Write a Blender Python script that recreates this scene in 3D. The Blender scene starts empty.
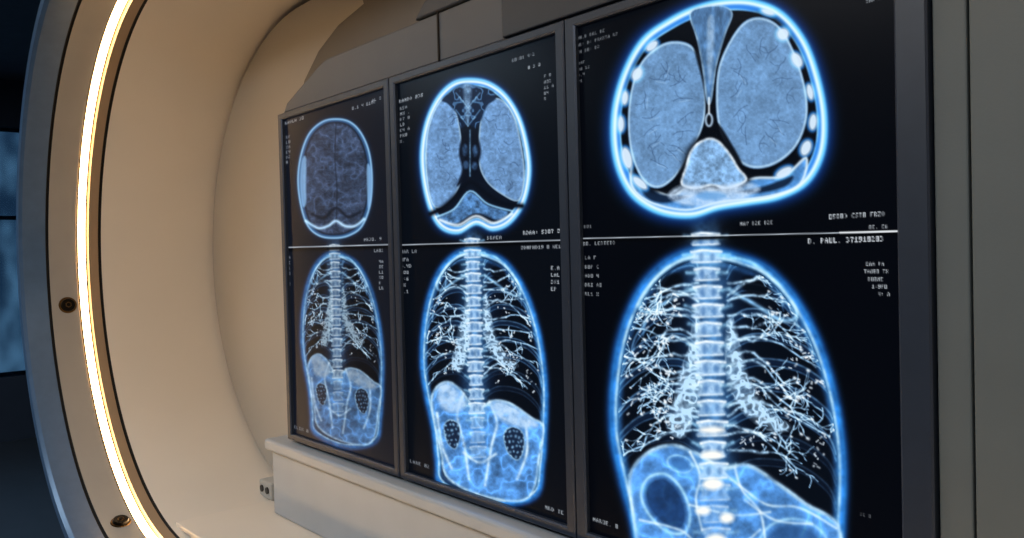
import bpy, bmesh, math, random
import numpy as np
from mathutils import Vector, Matrix
random.seed(7); rng=np.random.RandomState(11)
scene=bpy.context.scene
scene.view_settings.view_transform='Standard'

# ------------------------------------------------------------------ camera
F=800.0; CZ=1.5; CAM=Vector((0,-1.35,CZ))
th=math.atan2(706,800); pitch=0.020; roll=0.026
f0=Vector((-math.cos(th),math.sin(th),0)); r0=Vector((math.sin(th),math.cos(th),0))
fw=(f0*math.cos(pitch)+Vector((0,0,-1))*math.sin(pitch)).normalized()
u0=r0.cross(fw)
rt=r0*math.cos(roll)-u0*math.sin(roll); up=u0*math.cos(roll)+r0*math.sin(roll)
cd=bpy.data.cameras.new('camera'); cam=bpy.data.objects.new('camera',cd)
scene.collection.objects.link(cam)
M=Matrix((rt,up,-fw)).transposed().to_4x4(); M.translation=CAM
cam.matrix_world=M; cd.lens=F/1024*36; cd.sensor_width=36; cd.sensor_fit='HORIZONTAL'; cd.clip_start=.02
scene.camera=cam
def W(px,py,y=0.0):
    """photo measurement -> (x,z) on the real plane y=const"""
    d=fw+rt*((px-512)/F)-up*((py-269)/F)
    t=(y-CAM.y)/d.y
    p=CAM+d*t
    return p.x,p.z

# ------------------------------------------------------------------ helpers
def lin(c):
    return tuple((v/255/12.92 if v/255<=.04045 else ((v/255+.055)/1.055)**2.4) for v in c)
def mat(name,rgb,rough=.5,metal=0,noise=.06,nscale=6,bump=0,emis=None,estr=0,spec=.5,coat=0):
    m=bpy.data.materials.new(name); m.use_nodes=True
    nt=m.node_tree; b=nt.nodes['Principled BSDF']
    c=lin(rgb)
    tc=nt.nodes.new('ShaderNodeTexCoord'); n=nt.nodes.new('ShaderNodeTexNoise')
    n.inputs['Scale'].default_value=nscale; n.inputs['Detail'].default_value=5
    nt.links.new(tc.outputs['Object'],n.inputs['Vector'])
    r=nt.nodes.new('ShaderNodeValToRGB')
    r.color_ramp.elements[0].color=(*[v*(1-noise) for v in c],1); r.color_ramp.elements[0].position=.3
    r.color_ramp.elements[1].color=(*[min(1,v*(1+noise)) for v in c],1); r.color_ramp.elements[1].position=.7
    nt.links.new(n.outputs['Fac'],r.inputs['Fac']); nt.links.new(r.outputs['Color'],b.inputs['Base Color'])
    b.inputs['Roughness'].default_value=rough; b.inputs['Metallic'].default_value=metal
    b.inputs['Specular IOR Level'].default_value=spec
    b.inputs['Coat Weight'].default_value=coat
    if bump:
        bp=nt.nodes.new('ShaderNodeBump'); bp.inputs['Strength'].default_value=bump; bp.inputs['Distance'].default_value=.002
        n2=nt.nodes.new('ShaderNodeTexNoise'); n2.inputs['Scale'].default_value=220
        nt.links.new(tc.outputs['Object'],n2.inputs['Vector'])
        nt.links.new(n2.outputs['Fac'],bp.inputs['Height']); nt.links.new(bp.outputs['Normal'],b.inputs['Normal'])
    if emis:
        b.inputs['Emission Color'].default_value=(*lin(emis),1); b.inputs['Emission Strength'].default_value=estr
    return m
def obj(name,me,mats=(),parent=None,smooth=False,bevel=0,seg=2):
    o=bpy.data.objects.new(name,me); scene.collection.objects.link(o)
    for m in mats: me.materials.append(m)
    if parent: o.parent=parent
    if smooth:
        for p in me.polygons: p.use_smooth=True
    if bevel:
        b=o.modifiers.new('bev','BEVEL'); b.width=bevel; b.segments=seg; b.limit_method='ANGLE'; b.angle_limit=.6
    return o
def empty(name,loc=(0,0,0)):
    o=bpy.data.objects.new(name,None); scene.collection.objects.link(o); return o
def pydata(name,v,f):
    me=bpy.data.meshes.new(name); me.from_pydata(v,[],f); me.update(); return me
def fixn(me):
    bm=bmesh.new(); bm.from_mesh(me); bmesh.ops.recalc_face_normals(bm,faces=bm.faces); bm.to_mesh(me); bm.free()
def box(name,x0,x1,y0,y1,z0,z1,m,parent=None,bevel=0,seg=2):
    v=[(x,y,z) for x in(x0,x1) for y in(y0,y1) for z in(z0,z1)]
    f=[(0,1,3,2),(4,6,7,5),(0,4,5,1),(2,3,7,6),(0,2,6,4),(1,5,7,3)]
    me=pydata(name,v,f); fixn(me); return obj(name,me,[m],parent,bevel=bevel,seg=seg)
def prism(name,pts,y0,y1,m,parent=None,bevel=0,seg=2):
    n=len(pts)
    v=[(x,y0,z) for x,z in pts]+[(x,y1,z) for x,z in pts]
    f=[tuple(range(n)),tuple(range(n,2*n))]+[(i,(i+1)%n,n+(i+1)%n,n+i) for i in range(n)]
    me=pydata(name,v,f); fixn(me); return obj(name,me,[m],parent,bevel=bevel,seg=seg)

# ------------------------------------------------------------------ materials
cream=mat('cream_lacquer',(226,216,202),.42,noise=.03,nscale=2,bump=.08)
cream2=mat('cream_backplate',(172,166,156),.5,noise=.03,nscale=2,bump=.08)
tan=mat('tan_edge_trim',(160,134,106),.45,noise=.05)
flange=mat('flange_beige',(160,154,146),.4,noise=.04,bump=.05)
bluegray=mat('brushed_rim_blue',(84,108,136),.32,metal=.1,noise=.08,nscale=20)
outerm=mat('shell_outer',(120,122,124),.5)
darkgap=mat('seam_dark',(14,12,11),.8)
ledm=mat('led_diffuser',(255,240,220),.5,emis=(255,210,150),estr=17.0,noise=0)
boltm=mat('bolt_black',(30,26,22),.3,metal=.8); brass=mat('bolt_brass',(120,90,50),.3,metal=1)
bezelm=mat('bezel_graphite',(40,50,66),.42,noise=.05,nscale=30)
bezelL=mat('bezel_edge_light',(66,76,94),.35,metal=.3)
hoodm=mat('hood_gray',(78,83,90),.5,noise=.05); hoodd=mat('hood_dark',(44,51,60),.5,noise=.05)
fairm=mat('fairing_taupe',(98,94,88),.55,noise=.05)
ledgem=mat('ledge_offwhite',(172,178,184),.4,noise=.03,bump=.05)
wallg=mat('wall_panel_gray',(98,106,108),.6,noise=.04,bump=.08)
plastic=mat('socket_plastic',(176,174,168),.4); hole=mat('socket_hole',(20,20,22),.5)
roomw=mat('room_wall_paint',(44,54,70),.7); ceilm=mat('ceiling_dark',(74,82,94),.7,noise=.1,nscale=12)
floorm=mat('floor_vinyl',(64,68,74),.35,noise=.12,nscale=5)
mull=mat('mullion',(40,48,60),.4,metal=.5)

# ------------------------------------------------------------------ room shell
XR=1.3
box('floor',-8.2,XR+.1,-4.2,1.8,-.1,0,floorm)
box('ceiling',-8.2,XR+.1,-4.2,1.8,3.1,3.2,ceilm)
box('wall_back',-8.2,XR+.1,1.7,1.8,0,3.1,roomw)
box('wall_front',-8.2,XR+.1,-4.2,-4.1,0,3.1,roomw)
box('wall_right',XR,XR+.1,-4.1,1.7,0,3.1,roomw)
wl=empty('wall_left')
for n,a in {'sill':(-4.1,1.7,0,.55),'head':(-4.1,1.7,2.7,3.1)}.items():
    box(n,-8.1,-8.0,*a,roomw,wl)
win=empty('window_1')
for i,y in enumerate(np.arange(-4.05,1.7,.72)):
    box('mullion_%d'%i,-8.09,-8.065,y,y+.035,.55,2.7,mull,win)
for i,z in enumerate((.55,1.9,2.66)):
    box('transom_%d'%i,-8.09,-8.065,-4.1,1.7,z,z+.035,mull,win)
gl=bpy.data.materials.new('frosted_glazing'); gl.use_nodes=True; nt=gl.node_tree; b=nt.nodes['Principled BSDF']
b.inputs['Base Color'].default_value=(.6,.82,1,1); b.inputs['Roughness'].default_value=.10; b.inputs['IOR'].default_value=1.2
b.inputs['Transmission Weight'].default_value=1.0
box('glass',-8.05,-8.03,-4.1,1.7,.55,2.7,gl,win)
def added_ceil_light(x,y,sx,sy,pw,col):  # added soft fill, built as a ceiling panel out of view
    e=empty('added_ceiling_light')
    em=mat('added_light_diffuser',(255,250,240),.5,emis=(255,246,232),estr=1.0,noise=0)
    box('frame',x-sx/2-.03,x+sx/2+.03,y-sy/2-.03,y+sy/2+.03,3.075,3.1,bezelL,e)
    box('diffuser',x-sx/2,x+sx/2,y-sy/2,y+sy/2,3.06,3.08,em,e)
    L=bpy.data.lights.new('added_fill_lamp','AREA'); L.shape='RECTANGLE'; L.size=sx; L.size_y=sy; L.energy=pw; L.color=col
    o=bpy.data.objects.new('added_fill_lamp',L); scene.collection.objects.link(o); o.location=(x,y,3.05); o.parent=e
added_ceil_light(-1.6,-2.6,1.8,.9,50,(.96,.98,1))
added_ceil_light(.6,-2.0,.9,.9,20,(.86,.94,1))
added_ceil_light(-5.0,-2.6,1.2,.9,46,(.55,.78,1))  # added cool fill, out of view, brightens the blue-gray rim

# ------------------------------------------------------------------ curved alcove shell
CX,R=-2.9,1.02
def stations(n=110):
    st=[]
    for x in np.linspace(XR-.01,CX,14)[:-1]: st.append((x,0.0,-1.0))
    for i in range(n+1):
        a=-math.pi/2-math.pi*i/n
        st.append((CX,math.cos(a),math.sin(a)))
    for x in np.linspace(CX,XR-.01,14)[1:]: st.append((x,0.0,1.0))
    return st
ST=stations()
def sweep(name,prof,mids,mats,parent,closed=False,smooth=True):
    v=[];f=[];mi=[];n=len(prof)
    for (cx,nx,nz) in ST:
        for (y,r) in prof: v.append((cx+nx*(R+r),y,CZ+nz*(R+r)))
    m=n if closed else n-1
    for s in range(len(ST)-1):
        for k in range(m):
            a=s*n+k; b2=s*n+(k+1)%n
            f.append((a,b2,b2+n,a+n)); mi.append(mids[k])
    me=pydata(name,v,f)
    for p,i in zip(me.polygons,mi): p.material_index=i
    fixn(me)
    o=obj(name,me,mats,parent,smooth=smooth)
    es=o.modifiers.new('es','EDGE_SPLIT'); es.split_angle=.45
    return o
alc=empty('curved_alcove_shell')
sh_m=[cream,tan,flange,bluegray,outerm,darkgap]
prof=[(.19,0),(-.352,0),(-.357,.006),(-.363,.006),(-.366,-.004),(-.404,-.006),(-.408,.012),(-.450,.012),(-.454,-.002),(-.560,.0),(-.563,.008),(-.569,.008),(-.572,.0),(-.655,.012),(-.668,.022),(-.672,.045),(-.66,.06),(.19,.06)]
mids=[0,5,5,1,1,1,5,1,2,5,5,5,3,3,3,4,4,4]
sweep('shell',prof,mids,sh_m,alc,closed=True)
lp=[(-.429+.014*math.cos(t),.010-.017*math.sin(t)) for t in np.linspace(0,math.pi,9)]
sweep('led_strip',lp,[0]*8,[ledm],alc)
def stadium(rr):
    p=[(XR-.012,CZ-rr)]
    for i in range(97):
        a=-math.pi/2-math.pi*i/96
        p.append((CX+rr*math.cos(a),CZ+rr*math.sin(a)))
    p.append((XR-.012,CZ+rr)); return p
prism('gap_plate',stadium(R+.002),.182,.192,darkgap,alc)
prism('back_plate',stadium(R-.026),.14,.181,cream2,alc,bevel=.004)
def bolt(px,py):
    y=-.497; x,z=W(px,py,y); a=math.atan2(z-CZ,x-CX)
    bm=bmesh.new()
    def cyl(r1,r2,h0,h1,mi,seg=24):
        res=bmesh.ops.create_cone(bm,cap_ends=True,segments=seg,radius1=r1,radius2=r2,depth=h1-h0)
        bmesh.ops.translate(bm,verts=res['verts'],vec=(0,0,(h0+h1)/2))
        fs=set(f for v in res['verts'] for f in v.link_faces)
        for f in fs: f.material_index=mi
    cyl(.036,.034,0,.004,1); cyl(.029,.026,.004,.014,0); cyl(.013,.013,.014,.0145,1,6); cyl(.009,.009,.0145,.016,0,6)
    me=bpy.data.meshes.new('bolt'); bm.to_mesh(me); bm.free()
    o=obj('bolt',me,[boltm,brass],alc)
    n=Vector((-math.cos(a),0,-math.sin(a)))
    q=n.to_track_quat('Z','Y')
    o.matrix_world=Matrix.Translation((CX+math.cos(a)*(R-.001),y,CZ+math.sin(a)*(R-.001)))@q.to_matrix().to_4x4()
for p in ((127,16),(68,305),(120,533)): bolt(*p)
box('plinth',CX-.2,XR-.02,-.55,.15,0,CZ-R-.055,outerm,alc,bevel=.01)

# ------------------------------------------------------------------ panels layout
ZT=W(285,113)[1]; ZB=W(291,439)[1]
bx=[(W(284,260)[0],W(394.5,260)[0]),(W(396,260)[0],W(570.5,260)[0]),(W(572,260)[0],W(932,260)[0])]
sx=[(W(287.5,260)[0],W(390,260)[0]),(W(401,260)[0],W(562,260)[0]),(W(582,260)[0],W(899,260)[0])]
SZT,SZB=ZT-.022,ZB+.022
xr=bx[2][1]
hs=empty('overhead_hood'); bk=empty('backing_fairing'); lg=empty('equipment_ledge')
fa=[W(284,150,.06),W(283,104,.06),W(289,78,.06),W(303,48,.06),W(322,22,.06),W(347,0,.06)]
fa=[(x,z) for x,z in fa]+[(-2.45,CZ+.96),(-2.2,CZ+.985),(xr,CZ+.985),(xr,ZT-.2)]
prism('fairing',fa,.122,.139,fairm,bk,bevel=.006)
box('mount_plate',bx[0][0]+.01,xr-.01,.055,.12,ZB+.01,ZT-.01,darkgap,bk)
A=W(281.5,114);B=W(285,103);C=W(320,60)
A=(A[0],ZT+.002)
prism('hood',[A,B,(C[0]-.02,C[1]-.012),(C[0]+.03,C[1]),(xr,C[1]),(xr,A[1])],.006,.12,hoodm,hs,bevel=.006)
xh=W(414,19)[0]
prism('hood_upper',[(xh,C[1]+.002),(xh+.05,C[1]+.045),(xh+.12,C[1]+.06),(xr,C[1]+.06),(xr,C[1]+.002)],.0,.12,hoodd,hs,bevel=.005)
xm=W(436,19)[0]
box('hood_seam',xm,xm+.006,.002,.05,ZT+.004,C[1],darkgap,hs)
xs=W(503,20)[0]
prism('hood_cover',[(xs,ZT+.006),(xs,C[1]+.16),(xr,C[1]+.16),(xr,ZT+.006)],-.006,.1,hoodd,hs,bevel=.004)
xl=W(275,450)[0]
box('ledge_lip',xl,xr,-.045,.139,ZB-.055,ZB-.012,ledgem,lg,bevel=.012,seg=3)
box('ledge_body',xl+.015,xr,-.02,.139,CZ-.985,ZB-.058,ledgem,lg,bevel=.01,seg=3)
box('deck',CX-.22,xr,-.33,.139,CZ-1.005,CZ-.986,cream,alc,bevel=.004)
jx,jz=W(270,494,.06)
box('socket_case',jx-.06,jx+.055,.04,.139,CZ-.985,CZ-.915,plastic,alc,bevel=.008,seg=3)
for k in (-.028,.022):
    bm=bmesh.new(); bmesh.ops.create_cone(bm,cap_ends=True,segments=20,radius1=.014,radius2=.014,depth=.01)
    me=bpy.data.meshes.new('s'); bm.to_mesh(me); bm.free()
    o=obj('socket',me,[hole],alc); o.location=(jx+k,.04,CZ-.948); o.rotation_euler=(math.pi/2,0,0)
x1=W(971,260)[0]
box('side_cladding_a',xr+.004,x1-.003,.004,.135,0.005,3.09,wallg,alc,bevel=.003)
box('side_cladding_b',x1+.003,XR-.02,-.004,.135,0.005,3.09,wallg,alc,bevel=.003)
box('side_cladding_joint',xr+.004,XR-.02,.03,.13,0.005,3.09,darkgap,alc)

# ------------------------------------------------------------------ scan painter
FONT={'A':'010101111101101','B':'110101110101110','C':'011100100100011','D':'110101101101110','E':'111100110100111','F':'111100110100100','G':'011100101101011','H':'101101111101101','I':'111010010010111','L':'100100100100111','M':'101111111101101','N':'110101101101101','O':'010101101101010','P':'110101110100100','R':'110101110101101','S':'011100010001110','T':'111010010010010','U':'101101101101111','V':'101101101101010','X':'101101010101101','Y':'101101010010010','K':'101101110101101','Z':'111001010100111',
'0':'111101101101111','1':'010110010010111','2':'110001010100111','3':'110001010001110','4':'101101111001001','5':'111100110001110','6':'011100111101111','7':'111001010010010','8':'111101111101111','9':'111101111001110','.':'000000000000010',':':'000010000010000','/':'001001010100100','(':'010100100100010',')':'010001001001010','-':'000000111000000',' ':'000000000000000'}
def catmull(P,closed=True,n=6):
    P=np.array(P,float); N=len(P); out=[]
    rng_=range(N) if closed else range(N-1)
    for i in rng_:
        if closed: p0,p1,p2,p3=P[(i-1)%N],P[i],P[(i+1)%N],P[(i+2)%N]
        else: p0,p1,p2,p3=P[max(i-1,0)],P[i],P[i+1],P[min(i+2,N-1)]
        for k in range(n):
            t=k/n
            out.append(.5*((2*p1)+(-p0+p2)*t+(2*p0-5*p1+4*p2-p3)*t*t+(-p0+3*p1-3*p2+p3)*t**3))
    if not closed: out.append(P[-1])
    return np.array(out)
def ell(cx,cy,rx,ry,a=0,n=28):
    t=np.linspace(0,2*math.pi,n,endpoint=False); c,s=math.cos(a),math.sin(a)
    return np.stack([cx+rx*np.cos(t)*c-ry*np.sin(t)*s, cy+rx*np.cos(t)*s+ry*np.sin(t)*c],1)
def scl(P,k,ky=None):
    P=np.array(P,float); c=(P.max(0)+P.min(0))/2; return c+(P-c)*np.array([k,ky or k])
LAT=rng.rand(256,256)
def vn(X,Y,s,seed=0):
    x=X/s+seed*17.3; y=Y/s+seed*7.7
    xi=np.floor(x).astype(int); yi=np.floor(y).astype(int); fx=x-xi; fy=y-yi
    fx=fx*fx*(3-2*fx); fy=fy*fy*(3-2*fy)
    g=lambda a,b:LAT[b%256,a%256]
    return (g(xi,yi)*(1-fx)+g(xi+1,yi)*fx)*(1-fy)+(g(xi,yi+1)*(1-fx)+g(xi+1,yi+1)*fx)*fy
def fbm(X,Y,s,seed=0,o=3):
    v=0;a=1;t=0
    for i in range(o): v=v+a*vn(X,Y,s/2**i,seed+i*3); t+=a; a*=.55
    return v/t
def ridge(X,Y,s,seed=0):
    return (1-np.abs(2*fbm(X,Y,s,seed,2)-1))**5
class Screen:
    def __init__(s,x0,x1,z0,z1,y,dens,bg):
        s.nx=int((x1-x0)*dens); s.nz=int((z1-z0)*dens)
        xs=np.linspace(x0,x1,s.nx); zs=np.linspace(z1,z0,s.nz)
        s.Xw,s.Zw=np.meshgrid(xs,zs); s.y=y
        dx=s.Xw-CAM.x; dy=y-CAM.y; dz=s.Zw-CAM.z
        cxx=dx*rt.x+dy*rt.y+dz*rt.z; cyy=dx*up.x+dy*up.y+dz*up.z; cz=dx*fw.x+dy*fw.y+dz*fw.z
        s.PX=512+F*cxx/cz; s.PY=269-F*cyy/cz      # measurement units
        s.img=np.zeros((s.nz,s.nx,3))+np.array(bg)/255
    def win(s,P,m):
        x0,y0=P.min(0)-m; x1,y1=P.max(0)+m
        c=np.where((s.PX.max(0)>=x0)&(s.PX.min(0)<=x1))[0]
        if not len(c): return None
        c0,c1=c[0],c[-1]+1
        r=np.where((s.PY[:,c0:c1].max(1)>=y0)&(s.PY[:,c0:c1].min(1)<=y1))[0]
        if not len(r): return None
        return slice(r[0],r[-1]+1),slice(c0,c1)
    def dist(s,w,P,closed):
        X=s.PX[w];Y=s.PY[w]; d=np.full(X.shape,1e9); n=len(P)
        for i in range(n if closed else n-1):
            a=P[i];b=P[(i+1)%n]; e=b-a; L=e@e
            if L<1e-9: continue
            t=np.clip(((X-a[0])*e[0]+(Y-a[1])*e[1])/L,0,1)
            d=np.minimum(d,(X-a[0]-t*e[0])**2+(Y-a[1]-t*e[1])**2)
        return np.sqrt(d)
    def inside(s,w,P):
        X=s.PX[w];Y=s.PY[w]; c=np.zeros(X.shape,bool); n=len(P)
        for i in range(n):
            a=P[i];b=P[(i+1)%n]
            if a[1]==b[1]: continue
            c^=((a[1]>Y)!=(b[1]>Y))&(X<(b[0]-a[0])*(Y-a[1])/(b[1]-a[1])+a[0])
        return c
    def fill(s,P,col,a=1,soft=1.2,tex=None,vary=None,clip=None):
        P=np.array(P,float); w=s.win(P,soft+1)
        if w is None: return
        d=s.dist(w,P,True); ins=s.inside(w,P); sd=np.where(ins,-d,d)
        al=np.clip(.5-sd/soft,0,1)*a
        X=s.PX[w];Y=s.PY[w]
        if clip is not None: al=al*s.inside(w,clip)
        if vary is not None: al=np.clip(al*vary(X,Y),0,1)
        C=np.array(col)/255*np.ones((*X.shape,1))
        if tex is not None: C=C*tex(X,Y)[...,None]
        s.img[w]=np.clip(s.img[w]*(1-al[...,None])+C*al[...,None],0,1)
    def line(s,P,col,w0,a=1,closed=False,screen=True,clip=None,vary=None,hard=False):
        P=np.array(P,float); w=s.win(P,w0*2.5+1)
        if w is None: return
        d=s.dist(w,P,closed)
        al=(np.clip(w0-d+.5,0,1) if hard else np.exp(-(d/w0)**2))*a
        if clip is not None: al=al*s.inside(w,clip)
        if vary is not None: al=np.clip(al*vary(s.PX[w],s.PY[w]),0,1)
        C=np.array(col)/255; al=al[...,None]
        if screen: s.img[w]=1-(1-s.img[w])*(1-C*al)
        else: s.img[w]=s.img[w]*(1-al)+C*al
    def text(s,t,x,y,h,col=(190,198,206),a=.8):
        sl=(y-272)/(x+194); p=h/5.0
        bmp=np.zeros((5,4*len(t)),bool)
        for i,ch in enumerate(t):
            g=FONT.get(ch.upper(),FONT['8'])
            for k in range(15): bmp[k//3,4*i+k%3]=g[k]=='1'
        P=np.array([(x,y),(x+4*p*len(t),y+sl*4*p*len(t)+h)]); P=np.array([P.min(0),P.max(0)])
        w=s.win(P,h)
        if w is None: return
        X=s.PX[w];Y=s.PY[w]; m=np.zeros(X.shape)
        for ox in (-.25,.25):
            for oy in (-.25,.25):
                u=np.floor((X-x)/p+ox).astype(int); v=np.floor((Y-y-sl*(X-x))/p+oy).astype(int)
                ok=(u>=0)&(u<bmp.shape[1])&(v>=0)&(v<5); m[ok]+=.25*bmp[v[ok],u[ok]]
        al=(m*a)[...,None]; s.img[w]=s.img[w]*(1-al)+np.array(col)/255*al
    def mesh(s,name,m,parent):
        nx,nz=s.nx,s.nz
        co=np.stack([s.Xw,np.full_like(s.Xw,s.y),s.Zw],-1).reshape(-1,3).astype(np.float32)
        i=np.arange(nz*nx).reshape(nz,nx)
        q=np.stack([i[:-1,:-1],i[1:,:-1],i[1:,1:],i[:-1,1:]],-1).reshape(-1,4)
        me=bpy.data.meshes.new(name); me.vertices.add(nx*nz); me.vertices.foreach_set('co',co.ravel())
        me.loops.add(q.size); me.loops.foreach_set('vertex_index',q.ravel().astype(np.int32))
        me.polygons.add(len(q)); me.polygons.foreach_set('loop_start',(np.arange(len(q))*4).astype(np.int32))
        me.update(calc_edges=True)
        c=np.clip(s.img,0,1); c=np.where(c<=.04045,c/12.92,((c+.055)/1.055)**2.4)
        at=me.color_attributes.new('scan','FLOAT_COLOR','POINT')
        at.data.foreach_set('color',np.concatenate([c,np.ones((*c.shape[:2],1))],-1).astype(np.float32).ravel())
        return obj(name,me,[m],parent)
scr=bpy.data.materials.new('lcd_scan_display'); scr.use_nodes=True; nt=scr.node_tree; b=nt.nodes['Principled BSDF']
b.inputs['Base Color'].default_value=(.002,.003,.005,1); b.inputs['Roughness'].default_value=.28; b.inputs['Specular IOR Level'].default_value=.06
at=nt.nodes.new('ShaderNodeAttribute'); at.attribute_name='scan'
nt.links.new(at.outputs['Color'],b.inputs['Emission Color']); b.inputs['Emission Strength'].default_value=1.12

YS=.006
S1=Screen(*sx[0],SZB,SZT,YS,440,(14,18,28)); S2=Screen(*sx[1],SZB,SZT,YS,580,(4,7,14)); S3=Screen(*sx[2],SZB,SZT,YS,680,(1,2,6))  # left screen's greyer background has viewing-angle haze painted in
BL=(50,144,244); LB=(140,200,248); WH=(228,242,254)

# ---- generic chest radiograph
def chest(S,ox,oy,kx,ky,g,small,sat=1.0):
    rr=random.Random(5 if not small else 9)
    k=(kx+ky)/2
    def T(P): P=np.array(P,float); return np.stack([ox+(P[:,0]-713)*kx,oy+(P[:,1]-240)*ky],1)
    body=catmull([(690,250),(664,262),(640,288),(622,330),(613,380),(612,430),(621,478),(634,528),(640,575),(650,612),(735,640),(822,630),(838,580),(843,520),(844,460),(836,400),(820,345),(797,300),(768,268),(738,255),(713,250)])
    B=T(body)
    def c(col,f=1):
        m=sum(col)/3
        return tuple(min(255,(m+(v-m)*sat)*g*f) for v in col)
    tr=lambda s,sd:(lambda X,Y:.35+1.1*fbm(X,Y,s,sd))
    gap=lambda s,sd:(lambda X,Y:np.clip(-.1+1.9*fbm(X,Y,s,sd),0,1.2))
    S.line(B,c((12,66,160)),5.5*k,.55,closed=True)
    S.fill(B,c((3,8,18)),1,2)
    S.line(T(scl(body,.98)),c((46,138,242)),4.8*k+.4,.9,closed=True,vary=lambda X,Y:.6+.75*fbm(X,Y,12*k,4))
    S.line(T(scl(body,.962)),c((184,224,254)),1.5*k+.3,.7,closed=True,vary=tr(9*k,2))
    S.line(T(scl(body,.928)),c((50,108,188)),3.0*k,.42,closed=True,vary=tr(6*k,9))
    lungs=T(scl(body,.94))
    S.line(T([(712,270),(712,460)]),c((28,76,146)),30*k,.34,vary=tr(16*k,31),clip=lungs)
    for i in range(9):
        y=268+i*25
        hw=38+60*min(1,(i+1.5)/5)
        for sd in (-1,1):
            hw2=hw*(1.0 if sd<0 else 1.22)
            pts=[(713+sd*14,y+4),(713+sd*hw2*.35,y-9),(713+sd*hw2*.7,y-4),(713+sd*hw2*.95,y+16),(713+sd*hw2*1.03,y+36)]
            P=T(catmull(pts,False,5)); a=.55 if y<440 else .22
            S.line(P,c((104,158,214)),.9*k+.25,a,clip=lungs,vary=tr(7*k,i))
            S.line(P+np.array([0,7*k]),c((84,138,198)),.7*k+.25,a*.8,clip=lungs,vary=tr(7*k,i+5))
            S.line(P+np.array([0,3.5*k]),c((24,58,108)),2.8*k,a*.6,clip=lungs)
    for pts in ([(702,258),(680,260),(656,278),(640,304),(648,312),(670,300),(694,288)],[(724,258),(750,262),(780,286),(797,314),(782,320),(754,304),(730,290)]):
        P=T(catmull(pts,False,6)); S.line(P,c((132,190,240)),2.0*k+.3,.85,vary=tr(9*k,1))
    S.fill(T(ell(670,284,14,9,-.6)),(2,5,12),.85,4*k); S.fill(T(ell(756,288,17,9,.5)),(2,5,12),.85,4*k)
    def wob(x,y,a,L,n=5,j=.42):
        pts=[(x,y)]
        for q in range(n):
            a+=rr.uniform(-j,j); x+=math.cos(a)*L/n; y+=math.sin(a)*L/n; pts.append((x,y))
        return pts,a
    def twig(x,y,a,L,wd,dep):
        pts,a2=wob(x,y,a,L)
        S.line(T(pts),c((150,198,242)),wd*k+.2,.78,clip=lungs,vary=gap(4*k+1,int(x)%7))
        if dep:
            for q in range(2): twig(*pts[rr.choice((2,3,4))],a2+rr.uniform(-1.0,1.0),L*rr.uniform(.5,.8),wd*.75,dep-1)
        elif rr.random()<.3:
            S.line(T([pts[-1],(pts[-1][0]+1,pts[-1][1]+.5)]),c(WH),rr.uniform(.6,1.4)*k+.2,.8,clip=lungs)
    N=16 if not small else 12
    for i in range(N):
        for sd in (-1,1):
            y0=282+i*((176 if sd>0 else 156)/N)+rr.uniform(-4,4)
            ex=713+sd*rr.uniform(62,98)*(1.2 if sd>0 else 1); ey=y0+rr.uniform(-16,32)+i*2.2*(1 if sd>0 else .1)
            mx=713+sd*40; my=y0+rr.uniform(-16,6)
            P=catmull([(713+sd*15,y0),(mx,my),((mx+ex)/2+rr.uniform(-6,6),(my+ey)/2+rr.uniform(-9,2)),(ex,ey)],False,4)
            P[1:]+=np.array([[rr.uniform(-1.3,1.3),rr.uniform(-1.3,1.3)] for _ in range(len(P)-1)])
            n=len(P)
            S.line(T(P[:n//2+1]),c((170,212,248)),1.35*k+.2,.8,clip=lungs,vary=gap(5*k+1,i))
            S.line(T(P[n//2:]),c((156,204,246)),.8*k+.2,.82,clip=lungs,vary=gap(5*k+1,i))
            for q in range(5 if not small else 3):
                p=P[rr.randrange(4,n)]
                twig(p[0],p[1],(0 if sd>0 else math.pi)+rr.uniform(-1.3,1.3),rr.uniform(9,22),.55,1)
    for i in range(44 if not small else 22):
        sd=rr.choice((-1,1)); x0=713+sd*rr.uniform(36,116 if sd>0 else 90); y0=rr.uniform(300,475 if sd>0 else 435)
        for j in range(rr.randrange(3,8)):
            x=x0+rr.gauss(0,4.5); y=y0+rr.gauss(0,4)
            S.line(T([(x,y),(x+rr.uniform(-3,3),y+rr.uniform(-2,2))]),c(WH),rr.uniform(.4,1.1)*k+.15,rr.uniform(.45,.9),clip=lungs)
    for pts,a in (([(697,318),(690,350),(681,375),(676,400),(668,425),(682,436),(694,412),(702,370)],1.0),([(730,318),(740,352),(750,384),(772,414),(790,428),(768,428),(742,408),(728,372)],.95)):
        S.fill(T(catmull(pts)),c((184,222,252)),a,7*k,vary=lambda X,Y:.2+1.5*ridge(X,Y,7*k,3)+.4*fbm(X,Y,3*k,2))
    pel=catmull([(630,476),(646,454),(672,445),(700,455),(722,468),(748,465),(776,482),(806,504),(838,526),(840,580),(820,622),(735,634),(650,606),(640,560),(633,515)]) if not small else \
        catmull([(630,478),(642,458),(662,452),(684,464),(700,482),(715,495),(732,486),(750,480),(780,486),(815,506),(838,520),(832,560),(812,628),(735,628),(662,600),(648,560),(636,515)])
    S.fill(T(pel),c((80,142,214)),.94,4*k,tex=lambda X,Y:.42+.6*fbm(X,Y,18*k,8)+.4*fbm(X,Y,5*k,3)+.45*ridge(X,Y,22*k,14))
    S.line(T(pel),c((178,218,250)),2.0*k+.3,.75,closed=True,vary=tr(10*k,3))
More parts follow.
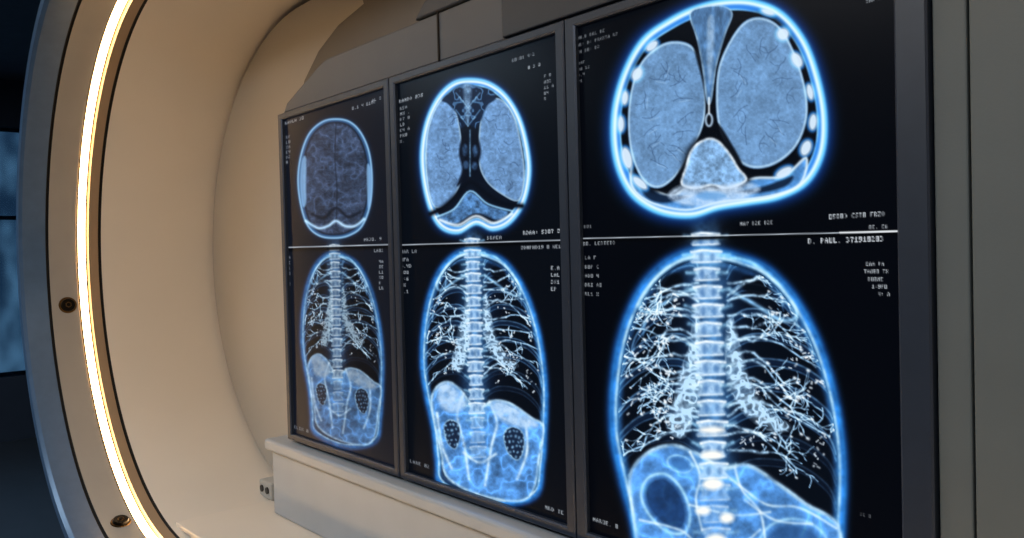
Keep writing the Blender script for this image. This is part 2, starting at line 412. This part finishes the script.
    if not small:
        S.fill(T(catmull([(650,482),(664,478),(678,490),(686,512),(682,528),(666,526),(650,510),(645,494)])),c((18,46,90)),.85,5,tex=lambda X,Y:.6+.9*fbm(X,Y,12,5))
        S.line(T(catmull([(648,478),(665,474),(681,488),(690,512),(685,532),(666,531),(648,513),(641,494)])),c(LB),1.8,.75,closed=True,vary=tr(12,2))
        S.line(T(ell(680,464,13,8,.3)),c(LB),1.4,.5,closed=True,vary=tr(8,2)); S.fill(T(ell(680,464,10,6,.3)),c((40,86,144)),.6,4)
        S.fill(T(ell(794,550,32,26,.2)),c((34,72,124)),.7,8); S.line(T(ell(794,550,36,31,.2)),c(LB),1.8,.55,closed=True,vary=tr(12,2))
        for P in ([(720,470),(745,490),(768,505),(800,508),(836,528)],[(640,520),(680,530),(700,545),(735,548),(760,530)],[(690,452),(700,475),(696,500),(702,530)],[(735,468),(742,490),(760,512),(765,540)],[(690,505),(735,515),(770,512)],[(745,500),(775,520),(812,524)],[(650,545),(672,540),(690,552)]):
            S.line(catmull(P,False),c((200,228,250)),1.6,.65,vary=tr(12,6))
    else:
        for P in ([(690,470),(678,502),(690,545),(700,600)],[(738,482),(752,515),(742,550),(730,610)],[(640,500),(650,550),(668,585)],[(806,515),(808,560),(790,600)],[(690,560),(720,575),(750,562)]):
            S.line(T(catmull(P,False)),c((198,226,250)),2.8*k,.7,vary=tr(10*k,4))
        S.fill(T(catmull([(640,462),(662,454),(686,472),(694,488),(676,498),(650,492)])),c((186,218,250)),.85,8*k,vary=tr(9*k,2))
        S.fill(T(catmull([(742,488),(760,482),(800,498),(828,518),(800,522),(760,510)])),c((186,218,250)),.85,8*k,vary=tr(9*k,2))
        for (cx,cy,w_,h_) in ((668,532,15,22),(784,546,19,25)):
            Q=catmull([(cx-w_,cy-h_*.5),(cx-w_*.3,cy-h_),(cx+w_*.8,cy-h_*.7),(cx+w_,cy+h_*.2),(cx+w_*.4,cy+h_),(cx-w_*.6,cy+h_*.55)])
            S.fill(T(Q),c((14,28,52)),.95,2.5*k); QT=T(Q)
            S.line(QT,c((150,196,238)),1.2*k+.2,.5,closed=True,vary=tr(6*k,2))
            for yy in np.arange(cy-h_,cy+h_,7.5):
                for xx in np.arange(cx-w_,cx+w_,7.5):
                    o_=3.7 if int((yy-cy+h_)/7.5)%2 else 0
                    x_=xx+o_+rr.uniform(-1.6,1.6); y_=yy+rr.uniform(-1.6,1.6)
                    S.line(T([(x_,y_),(x_+rr.uniform(-1.5,1.5),y_+rr.uniform(-1.5,1.5))]),c((124,174,220)),rr.uniform(1.3,2.3)*k+.1,rr.uniform(.5,.9),clip=QT)
    yb=470 if not small else 500
    S.line(T([(706,238),(710,330),(714,yb)]),c((84,144,212)),15*k,.78,vary=tr(9*k,8))
    y=232; i=0
    while y<yb+70:
        hgt=15+i*.35; cx=706+(y-240)*.035; hw=14.5+1.6*math.sin(i*2.1)
        a=.95 if y<yb else .5
        v1=catmull([(cx-hw,y+2),(cx-hw*.5,y+.5),(cx+hw*.5,y+.5),(cx+hw,y+2),(cx+hw*.8,y+hgt*.5),(cx+hw,y+hgt-2.5),(cx,y+hgt-1.5),(cx-hw,y+hgt-2.5),(cx-hw*.8,y+hgt*.5)],True,3)
        S.fill(T(v1),c((178,214,248)),a*.85,3*k,vary=lambda X,Y:.35+.95*fbm(X,Y,5*k+.5,i))
        S.line(T([(cx-hw+1,y+3),(cx-4,y+1),(cx+hw-1,y+2.4)]),c(WH),1.3*k+.2,.8*a,vary=tr(6*k,i)); S.line(T([(cx-hw+2,y+hgt-2),(cx+hw-2,y+hgt-3)]),c(WH),1.0*k+.2,.6*a,vary=tr(6*k,i+3))
        S.fill(T(ell(cx-5,y+hgt*.5,2.4,4)),c((52,98,158)),.5*a,3*k); S.fill(T(ell(cx+6,y+hgt*.5,2.4,3.6)),c((52,98,158)),.5*a,3*k)
        for sd in (-1,1):
            S.line(T([(cx+sd*hw*.8,y+6),(cx+sd*(hw+7),y+4+2*math.sin(i))]),c(LB),2.2*k,.65*a,vary=tr(5*k,i))
        y+=hgt+2.2; i+=1
    if not small:
        for (x,y_,rx,ry) in ((712,455,11,4.5),(713,484,10,6),(703,511,7,4.5),(727,518,7,5),(712,430,12,3.5),(716,540,10,6)):
            S.fill(T(ell(x,y_,rx,ry)),(250,248,240),.95,5)

chest(S3,713,240,1,1,1.0,False,1.0)
chest(S2,476,243,.535,.655,.98,True,.98)
chest(S1,337,248,.35,.50,.70,True,.88)

# ---- abdomen CT, big screen
O=catmull([(668,19),(695,6),(725,-1),(755,0),(783,12),(806,40),(820,78),(827,118),(824,155),(808,184),(780,199),(748,205),(718,210),(690,218),(658,214),(632,198),(617,172),(611,140),(613,104),(624,68),(642,38)])
S=S3
S.line(O,(12,64,156),9,.6,closed=True)
S.fill(O,(42,126,226),1,3)
S.line(scl(O,.985),(78,170,250),3.2,.85,closed=True); S.line(scl(O,.962),(218,238,254),2.2,.9,closed=True)
I=scl(O,.905,.89); S.line(I,(140,196,244),2.0,.7,closed=True,vary=lambda X,Y:.3+1.2*fbm(X,Y,14,2)); S.fill(I,(3,7,15),1,2)
low=catmull([(634,165),(650,186),(672,196),(692,184),(712,190),(735,184),(756,178),(784,176),(806,158),(800,184),(770,196),(720,202),(686,210),(650,202),(632,186)])
S.fill(low,(84,150,222),.95,3,tex=lambda X,Y:.7+.5*fbm(X,Y,7,4)); S.line(low,(214,234,250),1.6,.8,closed=True)
S.fill(catmull([(640,180),(660,194),(690,196),(664,203),(646,197)]),(10,24,46),.9,3)
S.fill(catmull([(735,192),(765,186),(792,176),(786,186),(760,193)]),(10,24,46),.9,3)
tx=lambda X,Y:.62+.26*fbm(X,Y,2.4,6)+.28*fbm(X,Y,26,3)+.14*fbm(X,Y,8,2)+.08*ridge(X,Y,13,5)
for lobe in ([(655,48),(672,41),(691,45),(703,64),(706,95),(704,122),(694,148),(678,174),(660,188),(644,182),(632,157),(628,124),(631,90),(640,64)],
             [(738,28),(756,17),(777,24),(793,49),(805,86),(807,118),(796,147),(774,165),(750,168),(731,154),(719,128),(716,96),(720,62)]):
    P=catmull(lobe)
    S.line(P,(2,5,12),4.5,1,closed=True,screen=False)
    S.fill(P,(104,144,188),1,2,tex=tx); S.line(scl(P,.975),(150,188,226),1.2,.6,closed=True)
def crack(pts,a=.5,w=.6,col=(40,62,96)): S.line(catmull(pts,False,4),col,w,a,screen=False)
lob3=[(668,115,28,58),(762,95,34,62)]
for b0 in lob3:
    for n_ in range(16):
        t=n_/16*6.28+random.uniform(-.15,.15); x=b0[0]+b0[2]*.92*math.cos(t); y=b0[1]+b0[3]*.92*math.sin(t)
        a=math.atan2(b0[1]-y,b0[0]-x)+random.uniform(-.5,.5); pts=[(x,y)]
        for q in range(4): a+=random.uniform(-.5,.5); x+=math.cos(a)*5; y+=math.sin(a)*4.4; pts.append((x,y))
        crack(pts,.36)
        x,y=pts[2]; a+=random.choice((-1,1))*.9
        crack([(x,y),(x+math.cos(a)*5,y+math.sin(a)*5),(x+math.cos(a+.4)*10,y+math.sin(a+.4)*10)],.28)
        if random.random()<.5: crack([(pts[1][0]+2,pts[1][1]+2),(pts[3][0]+2,pts[3][1]+3)],.35,.7,(160,194,226))
S.fill(catmull([(692,40),(704,60),(708,110),(722,128),(742,164),(725,150),(710,138),(694,152),(670,188),(690,152),(704,125),(704,90)]),(2,5,12),.9,2.5)
wd=catmull([(690,14),(702,7),(722,6),(732,14),(725,34),(716,66),(711,100),(707,100),(703,68),(697,38)])
S.fill(wd,(88,134,186),1,3,tex=lambda X,Y:.6+.55*fbm(X,Y*.5,4,9)); S.line(wd,(150,192,232),1.1,.6,closed=True,vary=lambda X,Y:.3+1.1*fbm(X,Y,8,2))
S.fill(catmull([(708,20),(714,20),(713,60),(710,84),(707,60)]),(190,216,240),.6,3,vary=lambda X,Y:.3+.9*fbm(X,Y,5,2))
S.line(ell(709,120,3.2,6),(190,220,248),1.3,.75,closed=True); S.line([(709,98),(709,113)],WH,1.1,.8)
V=catmull([(692,150),(704,140),(716,140),(728,152),(738,168),(746,180),(728,188),(712,185),(696,188),(682,184),(686,168)])
S.line(V,(2,5,12),5,.9,closed=True,screen=False)
S.fill(V,(134,180,228),1,2.5,tex=lambda X,Y:.42+.6*fbm(X,Y,7,5)+.4*fbm(X,Y,3,7)); S.line(V,WH,1.5,.85,closed=True,vary=lambda X,Y:.4+.9*fbm(X,Y,5,2))
S.fill(catmull([(668,196),(684,184),(712,186),(745,182),(760,190),(730,203),(690,206)]),(200,224,250),.8,4,vary=lambda X,Y:.4+.9*fbm(X,Y,6,2))
S.fill(ell(712,196,14,4),(90,150,210),.7,4)
for (x,y,rx,ry,a) in ((637,74,5,7,.5),(652,46,7,4,-.7),(625,98,3.5,7,.1),(621,124,3.5,8,0),(627,158,5,11,-.25),(640,183,9,4,.7),(783,34,6,6,.4),(797,60,5,8,-.5),(810,92,3.5,8,-.2),(813,122,4,8,.1),(806,148,5,8,.4),(784,172,9,4,-.5),(768,12,7,3,.3)):
    S.line(ell(x,y,rx+1,ry+1,a),BL,2,.6,closed=True); S.fill(ell(x,y,rx,ry,a),(212,232,250),.95,3)

# ---- head CT, middle screen
S=S2
H=catmull([(468,79),(488,82),(506,95),(520,118),(528,148),(530,175),(524,203),(510,223),(493,230),(476,224),(458,233),(441,228),(430,210),(423,182),(421,152),(426,122),(437,98),(452,83)])
S.line(H,(14,60,140),5.5,.55,closed=True)
S.fill(H,(54,134,224),1,2); S.line(H,(98,180,250),1.9,.9,closed=True); S.line(scl(H,.965),WH,1.5,.9,closed=True)
S.fill(scl(H,.915),(8,16,30),1,2); S.line(scl(H,.915),LB,1.1,.7,closed=True,vary=lambda X,Y:.3+1.2*fbm(X,Y,8,2))
t2=lambda X,Y:.56+.34*fbm(X,Y,2.2,6)+.32*fbm(X,Y,11,2)+.12*ridge(X,Y,8,5)
for lobe in ([(434,112),(445,98),(456,112),(461,140),(464,165),(459,186),(448,203),(434,206),(427,178),(427,138)],
             [(484,104),(499,99),(513,115),(521,146),(524,175),(519,200),(502,194),(486,180),(479,160),(480,128)]):
    P=catmull(lobe); S.fill(P,(110,152,202),1,2,tex=t2); S.line(P,(165,206,242),.9,.6,closed=True)
for _ in range(22):
    b0=random.choice([(445,150,12,40),(502,150,14,40)]); x=b0[0]+b0[2]*random.uniform(-.8,.8); y=b0[1]+b0[3]*random.uniform(-1,1); a=random.uniform(0,6.28)
    crack([(x,y),(x+math.cos(a)*5,y+math.sin(a)*5),(x+math.cos(a+.6)*9,y+math.sin(a+.6)*9)],.4,.5)
top=catmull([(450,92),(458,86),(466,84),(476,86),(490,90),(496,98),(487,106),(482,118),(476,128),(468,124),(461,128),(457,114),(448,104),(442,100)])
S.fill(top,(12,28,54),.95,2.0)
S.fill(top,(100,152,206),.6,2.5,vary=lambda X,Y:np.clip(2.2*ridge(np.abs(X-468)+40,Y,6.5,4)-.4,0,1))
S.fill(catmull([(464,84),(471,84),(471,100),(469,122),(466,122),(464,100)]),(150,192,232),.7,3,vary=lambda X,Y:.3+.9*fbm(X,Y,4,2))
for sd in (-1,1):
    for L in ([(468,126),(474,118),(480,110)],[(468,108),(474,100),(480,93)]):
        S.line(catmull([(468+sd*(x-468),y) for x,y in L],False),(110,160,210),.8,.5)
mid=catmull([(463,135),(470,131),(477,135),(481,152),(478,168),(484,182),(470,178),(457,186),(462,170),(459,152)])
S.fill(mid,(6,12,26),.95,2.5)
for (x,y,rx,ry) in ((465,150,2.6,6),(475,151,2.6,6),(466,165,3,4),(474.5,166,3,4)):
    S.fill(ell(x,y,rx,ry),(78,122,174),.6,2.5,vary=lambda X,Y:.2+1.2*fbm(X,Y,3,2))
S.line([(470,130),(470,176)],LB,.9,.6,vary=lambda X,Y:.3+1.1*fbm(X,Y,4,2))
S.line(catmull([(430,214),(444,207),(458,194),(470,182),(484,192),(502,203),(522,206)],False),(4,9,20),2.8,1,screen=False)
S.fill(catmull([(438,217),(453,210),(470,192),(487,205),(508,212),(498,220),(476,213),(456,224),(444,223)]),(86,136,194),.95,2.5,tex=lambda X,Y:.45+.9*fbm(X,Y,4,2))
S.line(catmull([(436,217),(454,209),(470,191),(488,204),(512,211)],False),LB,1.1,.8)
S.line(catmull([(440,220),(458,225),(476,216),(494,223),(512,214)],False),WH,1.6,.8)

# ---- brain, left screen
S=S1
Bn=catmull([(336,119),(350,122),(361,133),(369,152),(372,178),(370,205),(362,226),(350,235),(336,238),(320,236),(308,226),(301,206),(298,180),(301,155),(309,134),(322,122)])
S.line(Bn,(34,72,120),3,.35,closed=True); S.fill(Bn,(46,84,130),1,1.5); S.line(Bn,(126,174,220),1.1,.85,closed=True)
IB=scl(Bn,.89,.94); S.fill(IB,(46,58,80),1,2,tex=lambda X,Y:.42+.5*fbm(X,Y,2.6,1)+.35*fbm(X,Y,12,3)+.55*ridge(X,Y,9,5)+.25*ridge(X,Y*1.4,4,9))
S.line(IB,(12,18,30),1.2,.7,closed=True,screen=False)
S.line(catmull([(336,124),(335,160),(337,190),(336,226)],False),(22,30,44),.8,.6,screen=False)
S.fill(catmull([(302,160),(306,158),(306,185),(306,204),(302,205),(300,182)]),(130,178,224),.8,2); S.fill(catmull([(367,165),(371,170),(371,200),(368,208),(367,188)]),(130,178,224),.8,2)
S.line(catmull([(306,221),(318,228),(328,226),(336,221),(345,226),(355,226),(364,219)],False),(160,204,244),1.6,.9)
S.line(catmull([(312,214),(324,218),(336,208),(348,217),(360,212)],False),(12,18,30),1.6,.8,screen=False)

# ---- dividers + annotations
for S,a,b_ in ((S1,(284,247.5),(392,244.5)),(S2,(399,245),(566,240)),(S3,(580,238.5),(902,231.5))):
    P=np.array([a,b_],float)
    S.line(P+np.array([0,2.2]),(0,0,0),2,.9,screen=False); S.line(P,(200,210,222),.5,.9,hard=True)
S3.line([(840,232.6),(900,231)],(235,240,245),.8,.9,hard=True)
T3=S3.text
for i,t in enumerate(('MH.B NRL BE','AR: D: PROXTA RZ','EH B8: D2')): T3(t,577,37+i*7,3.2,a=.55)
for i,t in enumerate(('RAF','R8 12','D.4','P1')): T3(t,578,62+i*6,3.0,a=.45)
T3('IMA 4F.1',866,0,3.6,a=.6); T3('MAY B2E B2E',740,222,3.8,a=.75); T3('0508) CST8 FRZO',829,214.5,4.7,a=.85); T3('JE. E6',869,225,4.0,a=.7)
T3('B01',584,225,3.4,a=.5); T3('R8. LENTETO',583,242,3.7,a=.7); T3('D. PAUL. 371918283',808,238.5,5.3,(205,212,220),.9)
for i,(t,x) in enumerate((('EAA PA',866),('TAU80 TX',864),('BU8ME',868),('1:9F0',872),('4: A',878))): T3(t,x,262+i*7.5,3.9,a=.75)
for i,t in enumerate(('LA F','BJP C','AD0 4','DRI A8','RL1 X')): T3(t,585,256+i*9,3.6,a=.65)
T3('MARUE. 8',593,517,4.0,a=.7); T3('SE J',860,512,3.6,a=.35)
T2=S2.text
T2('RAMDO 838',399,100,3.4,a=.75)
for i in range(7): T2(('R5A','MX .','B7 8','LB','E4 A','PK8','X.')[i],400,107+i*5.5,3.2,a=.65)
T2('8 3 0',528,66,3.2,a=.75); T2('R8:01 4:2',512,59,3.2,a=.6)
for i in range(5): T2(('F 9','H02','11 A','84','R')[i],544,75+i*5.6,3.2,a=.6)
T2('BRAEA',487,236,3.8,a=.7); T2('RDAA: 5307 0083',523,231,3.9,a=.85); T2('0DMPHD19 0 HE15',521,246,3.6,a=.75)
for i,t in enumerate(('E.A','LAL','DX1','EP')): T2(t,551,266+i*7,3.8,a=.75)
for i,t in enumerate(('JFA','B.4D','L08','D:6','BX','E.1')): T2(t,401,258+i*6.3,3.4,a=.7)
T2('MAR LA',401,250,3.4,a=.6); T2('LARE 82',410,459,3.6,a=.6); T2('MRD TE',545,505,4.0,a=.7)
T1=S1.text
T1('RAOLH 30',285,122,3,a=.65); T1('J.1 4 0102',352,107,3,a=.65); T1('AL 0',372,99,3,a=.55)
for i in range(6): T1(('RF','L8','XA','E4','D2','8')[i],286,136+i*5,3,a=.55); T1(('4A','8E','L1','X0','B','LR')[i],379,260+i*5.3,3,a=.6); T1(('4A','8E','L1','X0','B','DX')[i],286,256+i*5.3,3,a=.55)
T1('AR30. 9',364,238,3.2,a=.65); T1('LA81',374,249,3.1,a=.6); T1('ELIX 8',294,425,3.1,a=.55)

# ------------------------------------------------------------------ monitors
for i,(S,(a0,a1),(s0,s1)) in enumerate(zip((S1,S2,S3),bx,sx)):
    e=empty('medical_display_monitor')
    rings=[(a0,a1,ZB,ZT,.05),(a0,a1,ZB,ZT,-.004),(a0+.003,a1-.003,ZB+.003,ZT-.003,-.008),
           (s0-.004,s1+.004,SZB-.004,SZT+.004,-.008),(s0,s1,SZB,SZT,-.004),(s0,s1,SZB,SZT,.012)]
    v=[];f=[];mi=[]
    for (x0,x1_,z0,z1,y) in rings: v+=[(x0,y,z0),(x1_,y,z0),(x1_,y,z1),(x0,y,z1)]
    for k in range(5):
        for q in range(4):
            f.append((4*k+q,4*k+(q+1)%4,4*k+4+(q+1)%4,4*k+4+q)); mi.append(1 if k in(1,3) else 0)
    f.append((20,21,22,23)); mi.append(0); f.append((0,1,2,3)); mi.append(0)
    me=pydata('bezel',v,f)
    for p,m_ in zip(me.polygons,mi): p.material_index=m_
    fixn(me); obj('bezel',me,[bezelm,bezelL],e)
    S.mesh('screen',scr,e)

# ------------------------------------------------------------------ world: dusk city haze seen through the window
w=bpy.data.worlds.new('world'); scene.world=w; w.use_nodes=True; nt=w.node_tree
tc=nt.nodes.new('ShaderNodeTexCoord'); mp=nt.nodes.new('ShaderNodeMapping'); mp.inputs['Scale'].default_value=(70,70,22)
vo=nt.nodes.new('ShaderNodeTexNoise'); vo.inputs['Scale'].default_value=1.0; vo.inputs['Detail'].default_value=2
nt.links.new(tc.outputs['Generated'],mp.inputs['Vector']); nt.links.new(mp.outputs['Vector'],vo.inputs['Vector'])
r=nt.nodes.new('ShaderNodeValToRGB'); e=r.color_ramp.elements; e[0].position=.42; e[0].color=(.012,.03,.06,1); e[1].position=.75; e[1].color=(.14,.27,.40,1)
nt.links.new(vo.outputs['Fac'],r.inputs['Fac'])
nt.links.new(r.outputs['Color'],nt.nodes['Background'].inputs[0]); nt.nodes['Background'].inputs[1].default_value=.8
